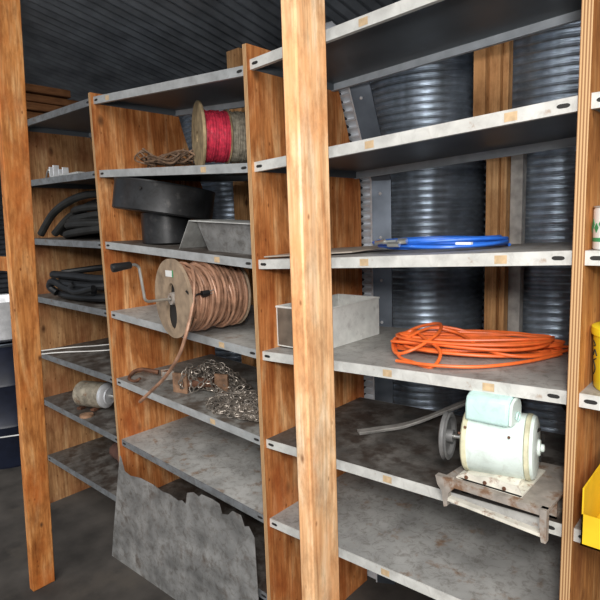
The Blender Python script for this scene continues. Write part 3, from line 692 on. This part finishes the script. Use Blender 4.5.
# orange extension cord
root = thing('extension_cord', 'tangled coil of orange extension cord', 'cord', (-.68, 1.47, 1.165))
a1 = coil(-.635, 1.465, 1.167, .245, .135, .48, 12, .0045, 9, .040, .36)
build('cord_loops', a1, M_orange, root)
mb = MB()
mb.tube(catmull([(-0.718,1.255,1.171),(-0.654,1.245,1.170),(-0.670,1.320,1.195),(-0.758,1.380,1.216),(-0.821,1.440,1.216),(-0.852,1.380,1.195),(-0.797,1.300,1.176),(-0.741,1.310,1.195),(-0.718,1.400,1.225),(-0.765,1.500,1.233),(-0.844,1.500,1.212),(-0.860,1.400,1.187),(-0.781,1.290,1.171),(-0.718,1.255,1.171)]), .0048, 8)
mb.tube(catmull([(-0.797,1.350,1.208),(-0.765,1.440,1.229),(-0.686,1.470,1.216),(-0.575,1.400,1.195),(-0.480,1.420,1.185),(-0.416,1.520,1.187),(-0.401,1.610,1.183)]), .0045, 8)
mb.tube(catmull([(-0.821,1.380,1.204),(-0.765,1.490,1.225),(-0.654,1.540,1.204),(-0.543,1.520,1.195),(-0.448,1.560,1.191),(-0.389,1.620,1.181)]), .0045, 8)
mb.tube(catmull([(-.76,1.24,1.172),(-.64,1.235,1.178),(-.54,1.29,1.178),(-.46,1.39,1.182),(-.41,1.50,1.186)]), .0045, 8)
build('loose_loops', mb, M_orange, root)

# curved metal strip behind the pulley
P = catmull([(-1.010,1.405,.853),(-.965,1.460,.856),(-.905,1.515,.866),(-.845,1.550,.892),(-.785,1.580,.925),(-.71,1.63,.965),(-.64,1.66,1.00)], 8)
mb = MB()
for a, b in zip(P[:-1], P[1:]):
    t = (b-a); t.normalize(); s = Vector((t.y, -t.x, 0)).normalized()*.017
    z = Vector((0, 0, .0035))
    mb.hexa([a-s-z, b-s-z, b+s-z, a+s-z, a-s+z, b-s+z, b+s+z, a+s+z])
    z2 = Vector((0, 0, .006)); s2 = s*.8
    mb.hexa([a+s2-z, b+s2-z, b+s-z, a+s-z, a+s2+z2, b+s2+z2, b+s+z2, a+s+z2])
tag(build('metal_strip', mb, M_stripm, loc=(-.95, 1.5, .852)), 'curved dusty metal strip sweeping up behind the motor pulley', 'strip')
mb = MB(); mb.tube([(-.30-.02, 1.42, 1.03), (-.44, 1.60, 1.09)], .005, 6); 
# pale green motor with pulley
cy, cz, Rm = 1.225, 1.013, .076
root = thing('electric_motor', 'pale mint-painted electric motor with pulley, on a rusty bracket stand', 'motor', (-.46, cy, .938))
A = Vector((-.545, cy-.008, cz-.002)); X = Vector((1, .20, 0.035)).normalized()
mb = MB(); mb.ring([(0, .05), (.002, .068), (.008, Rm-.002), (.014, Rm), (.138, Rm), (.140, Rm-.002)], A, X, 56); build('housing', mb, M_motor, root)
mb = MB(); mb.ring([(.0005, Rm-.003), (.004, Rm+.0012), (.014, Rm+.0015), (.016, Rm-.003)], A, X, 56, closed=True); build('end_ring', mb, M_band, root)
mb = MB(); mb.ring([(.140, Rm-.004), (.142, Rm+.001), (.150, Rm+.001), (.152, Rm-.002), (.153, Rm-.006), (.140, Rm-.008)], A, X, 56, closed=True); build('end_band', mb, M_band, root)
mb = MB(); mb.ring([(.148, Rm-.006), (.153, Rm-.001), (.159, Rm-.004), (.162, Rm-.014), (.163, .045), (.164, .020), (.169, .018), (.170, .010)], A, X, 48); build('end_bell', mb, M_motor, root)
for k in range(5):
    mb = MB()
    a = 2*PI*k/5+.3; q = A+X*.1625+Vector((0, math.cos(a), math.sin(a)))*.042; t_ = Vector((0, -math.sin(a), math.cos(a)))
    mb.tube([q-t_*.010, q+t_*.010], .0035, 6); build('vent_slot', mb, M_slot, root)
mb = MB(); mb.ring([(0, .009), (.007, .009), (.009, .006)], A+X*.169, X, 14); build('shaft_cap', mb, M_motor, root)
# capacitor housing on top
cc = A+Vector((.066, -.010, Rm+.020)); mb = MB(); prof = []
sect = [(-.040, -.030), (-.040, .010), (-.034, .028), (-.018, .035), (.006, .035), (.022, .027), (.030, .010), (.032, -.036)]
def capslab(xa, xb, s=1): 
    return [[(xa, p[0]*s+cc.y, p[1]*s+cc.z) for p in sect], xb-xa]
pl, dx = capslab(A.x+.016, A.x+.118); mb.prism(pl, (dx, 0, .003)); build('capacitor_cover', mb, M_cap, root, bevel=.006)
mb = MB(); mb.prism([(A.x+.118, p[0]*.93+cc.y, p[1]*.93+cc.z+.003) for p in sect], (.008, 0, 0)); build('cover_end', mb, M_motor, root, bevel=.004)
mb = MB(); q = Vector((A.x+.129, cc.y-.010, cc.z-.006)); mb.tube([q+Vector((0, .0, 0))+Vector((.002, .010*math.cos(a), .010*math.sin(a))) for a in [PI*k/8-PI/2 for k in range(14)]], .0022, 6); build('wire_loop', mb, M_cap, root)
for dx, dz in ((.022, .049), (.125, .049), (.012, .035)):
    mb = MB(); q = A+Vector((dx, -math.sqrt(Rm**2-dz**2), dz+.002)); mb.ring([(0, .0035), (.003, .003)], q, (0, -.8, .6), 8); build('screw', mb, M_rust, root)
# pulley
mb = MB(); mb.cyl(A-X*.056, A+X*.002, .0055, seg=14); build('shaft', mb, M_steel, root)
pc = A-X*.056; mb = MB(); mb.ring([(.003, .048), (.000, .055), (.003, .060), (.007, .056), (.011, .056), (.015, .060), (.018, .055), (.016, .048)], pc, X, 44, closed=True); p_ = build('pulley', mb, M_pulley, root)
mb = MB(); mb.ring([(.003, .006), (.003, .051), (.006, .051), (.006, .006)], pc, X, 40, closed=True); mb.ring([(-.004, .007), (-.004, .016), (.024, .016), (.024, .007)], pc, X, 24, closed=True); build('pulley_web', mb, M_pulley, p_)
# foot of the motor: jagged cream cradle
zf = .9335
mb = MB()
mb.prism([(-.540,1.150,zf+.004),(-.515,1.150,zf+.020),(-.49,1.150,zf+.018),(-.46,1.150,zf+.026),(-.42,1.150,zf+.022),(-.395,1.150,zf+.024),(-.385,1.150,zf+.002),(-.40,1.150,zf-.004),(-.44,1.150,zf-.001),(-.52,1.150,zf)], (0, .004, 0))
mb.box((-.540, 1.150, zf), (-.385, 1.31, zf+.004))
mb.prism([(-.525,1.17,zf+.004),(-.525,1.195,zf+.016),(-.525,1.26,zf+.016),(-.525,1.285,zf+.004)], (.12, 0, 0)); build('foot', mb, M_foot, root)
for dx in (-.515, -.47, -.425):
    mb = MB(); mb.ring([(0, .005), (.003, .004)], (dx, 1.150, zf+.009), (0, -1, 0), 8); build('foot_bolt', mb, M_rust, root)

# bracket stand
root = thing('bracket_stand', 'rusty angle-iron stand under the pale mint motor, overhanging the shelf edge', 'stand', (-.47, 1.2, .87))
zt = .9325
mb = MB()
mb.hexa([(-.568,1.130,zt-.006),(-.326,1.135,zt-.006),(-.314,1.37,zt-.004),(-.548,1.35,zt-.004),(-.568,1.130,zt),(-.326,1.135,zt),(-.314,1.37,zt),(-.548,1.35,zt)]); build('top_plate', mb, M_brkt, root)
mb = MB(); mb.box((-.566, 1.130, zt-.016), (-.328, 1.134, zt-.001)); build('front_angle', mb, M_brkt, root)
mb = MB(); mb.prism([(-0.584,1.127,zt+.004),(-0.544,1.127,zt+.004),(-0.537,1.127,zt-.018),(-0.550,1.127,zt-.032),(-0.553,1.127,zt-.066),(-0.561,1.127,zt-.070),(-0.568,1.127,zt-.03),(-0.578,1.127,zt-.018)], (0, .018, 0)); build('leg', mb, M_brkt, root)
mb = MB(); mb.prism([(-.340,1.127,zt),(-.326,1.127,zt),(-.326,1.127,zt-.075),(-.336,1.127,zt-.075),(-.340,1.127,zt-.04)], (0, .018, 0)); build('leg', mb, M_brkt, root)
for x in (-.556, -.350):
    zz = .8380+.0376*(x+1.244)
    mb = MB(); mb.box((x, 1.33, zz), (x+.020, 1.35, zt-.004)); build('leg', mb, M_brkt, root)
    mb = MB(); mb.box((x, 1.215, zz), (x+.020, 1.33, zz+.006)); mb.box((x, 1.215, zz), (x+.020, 1.221, zt-.004)); build('side_foot', mb, M_brkt, root)
mb = MB(); mb.hexa([(-.556,1.128,.880),(-.330,1.128,.868),(-.330,1.145,.868),(-.556,1.145,.880),(-.556,1.128,.888),(-.330,1.128,.876),(-.330,1.145,.876),(-.556,1.145,.888)]); build('cross_bar', mb, M_foot, root)
mb = MB(); mb.tube(catmull([(-.318,1.40,.95),(-.40,1.52,1.03),(-.56,1.66,1.09),(-.70,1.695,1.118)]), .0055, 8); 
tag(build('black_rod', mb, M_rubber, loc=(-.318, 1.40, .95)), 'dark thin cable leaning behind the mint motor', 'cable')

# ------------------------------------------------------------------ far right bay things
root = thing('paint_can', 'white and green can at the right edge, above the yellow bucket', 'can', (-.2495, 1.247, 1.480))
c = (-.2495, 1.247, 1.480); mb = MB(); mb.ring([(0, .036), (.003, .038), (.080, .038), (.084, .036)], c, (0, 0, 1), 32); build('body', mb, M_white, root)
mb = MB(); mb.ring([(.084, .036), (.0855, .0385), (.088, .0385), (.0875, .033)], c, (0, 0, 1), 32); build('lid', mb, M_zinc, root)
mb = MB(); mb.ring([(.016, .0384), (.024, .0384)], c, (0, 0, 1), 32, caps=False)
for k in range(9):
    a = PI+.2+k*.32; q = Vector(c)+Vector((.0385*math.cos(a), .0385*math.sin(a), .044+.008*(k % 2)))
    n = Vector((math.cos(a), math.sin(a), 0)); s = Vector((-n.y, n.x, 0)); mb.prism([q+s*.006, q+Vector((0,0,.010)), q-s*.006, q-Vector((0,0,.010))], n*.0008)
build('green_leaf_print', mb, M_green, root)

c = (-.214, 1.285, 1.180); root = thing('yellow_bucket', 'yellow plastic bucket with dark scrawled writing at the right edge', 'bucket', c)
mb = MB(); mb.ring([(0, .066), (.004, .068), (.118, .072)], c, (0, 0, 1), 40); build('body', mb, M_yellow, root)
mb = MB(); mb.ring([(.118, .072), (.118, .076), (.124, .077), (.134, .076), (.136, .072), (.137, .01)], c, (0, 0, 1), 40); build('lid', mb, M_yellow, root)
mb = MB()
def on_b(a, z, d=.0008): rr = .068+.004*z/.118+d; return (c[0]+rr*math.cos(a), c[1]+rr*math.sin(a), c[2]+z)
a0 = PI+.42
for k, sk in enumerate(([(0,.03),(.10,.045),(.0,.06)], [(.02,.062),(.14,.068)], [(0,.072),(.08,.086),(.16,.074)], [(.02,.092),(.10,.096),(.02,.104)])):
    mb.tube(catmull([on_b(a0+p[0]*1.6, p[1]) for p in sk], 6), .0013, 5)
build('marker_scrawl', mb, M_slot, root)
mb = MB(); q = Vector((-.272, 1.262, 1.180)); mb.box((-.276, 1.262, 1.1802), (-.268, 1.30, 1.272)); 
root = thing('yellow_bin', 'open yellow bin with scrap wood strips at the bottom right corner', 'bin', (-.20, 1.1, .875))
zb = .8745; mb = MB(); X0, X1, Y0, Y1, Hb = -.262, -.08, 1.14, 1.37, .125
mb.box((X0, Y0, zb), (X1, Y1, zb+.004)); mb.box((X0, Y0, zb), (X0+.003, Y1, zb+Hb)); mb.box((X1-.003, Y0, zb), (X1, Y1, zb+Hb)); mb.box((X0, Y1-.003, zb), (X1, Y1, zb+Hb)); mb.box((X0, Y0, zb), (X1, Y0+.003, zb+Hb*.55)); build('shell', mb, M_amber, root)
for k in range(5):
    x = X0+.02+k*.032; mb = MB(); mb.box((-.012, -.10, 0), (.012, .10, .009), Matrix.Translation((x+.014, 1.255, zb+.016+.012*(k % 3))) @ Matrix.Rotation(.06*(k-2), 4, 'Z'))
    tag(build('wood_strip', mb, M_stud, loc=(x, 1.18, zb+.01)), 'narrow strip of scrap wood lying in the open yellow bin', 'wood strip', 'wood strips in the yellow bin')
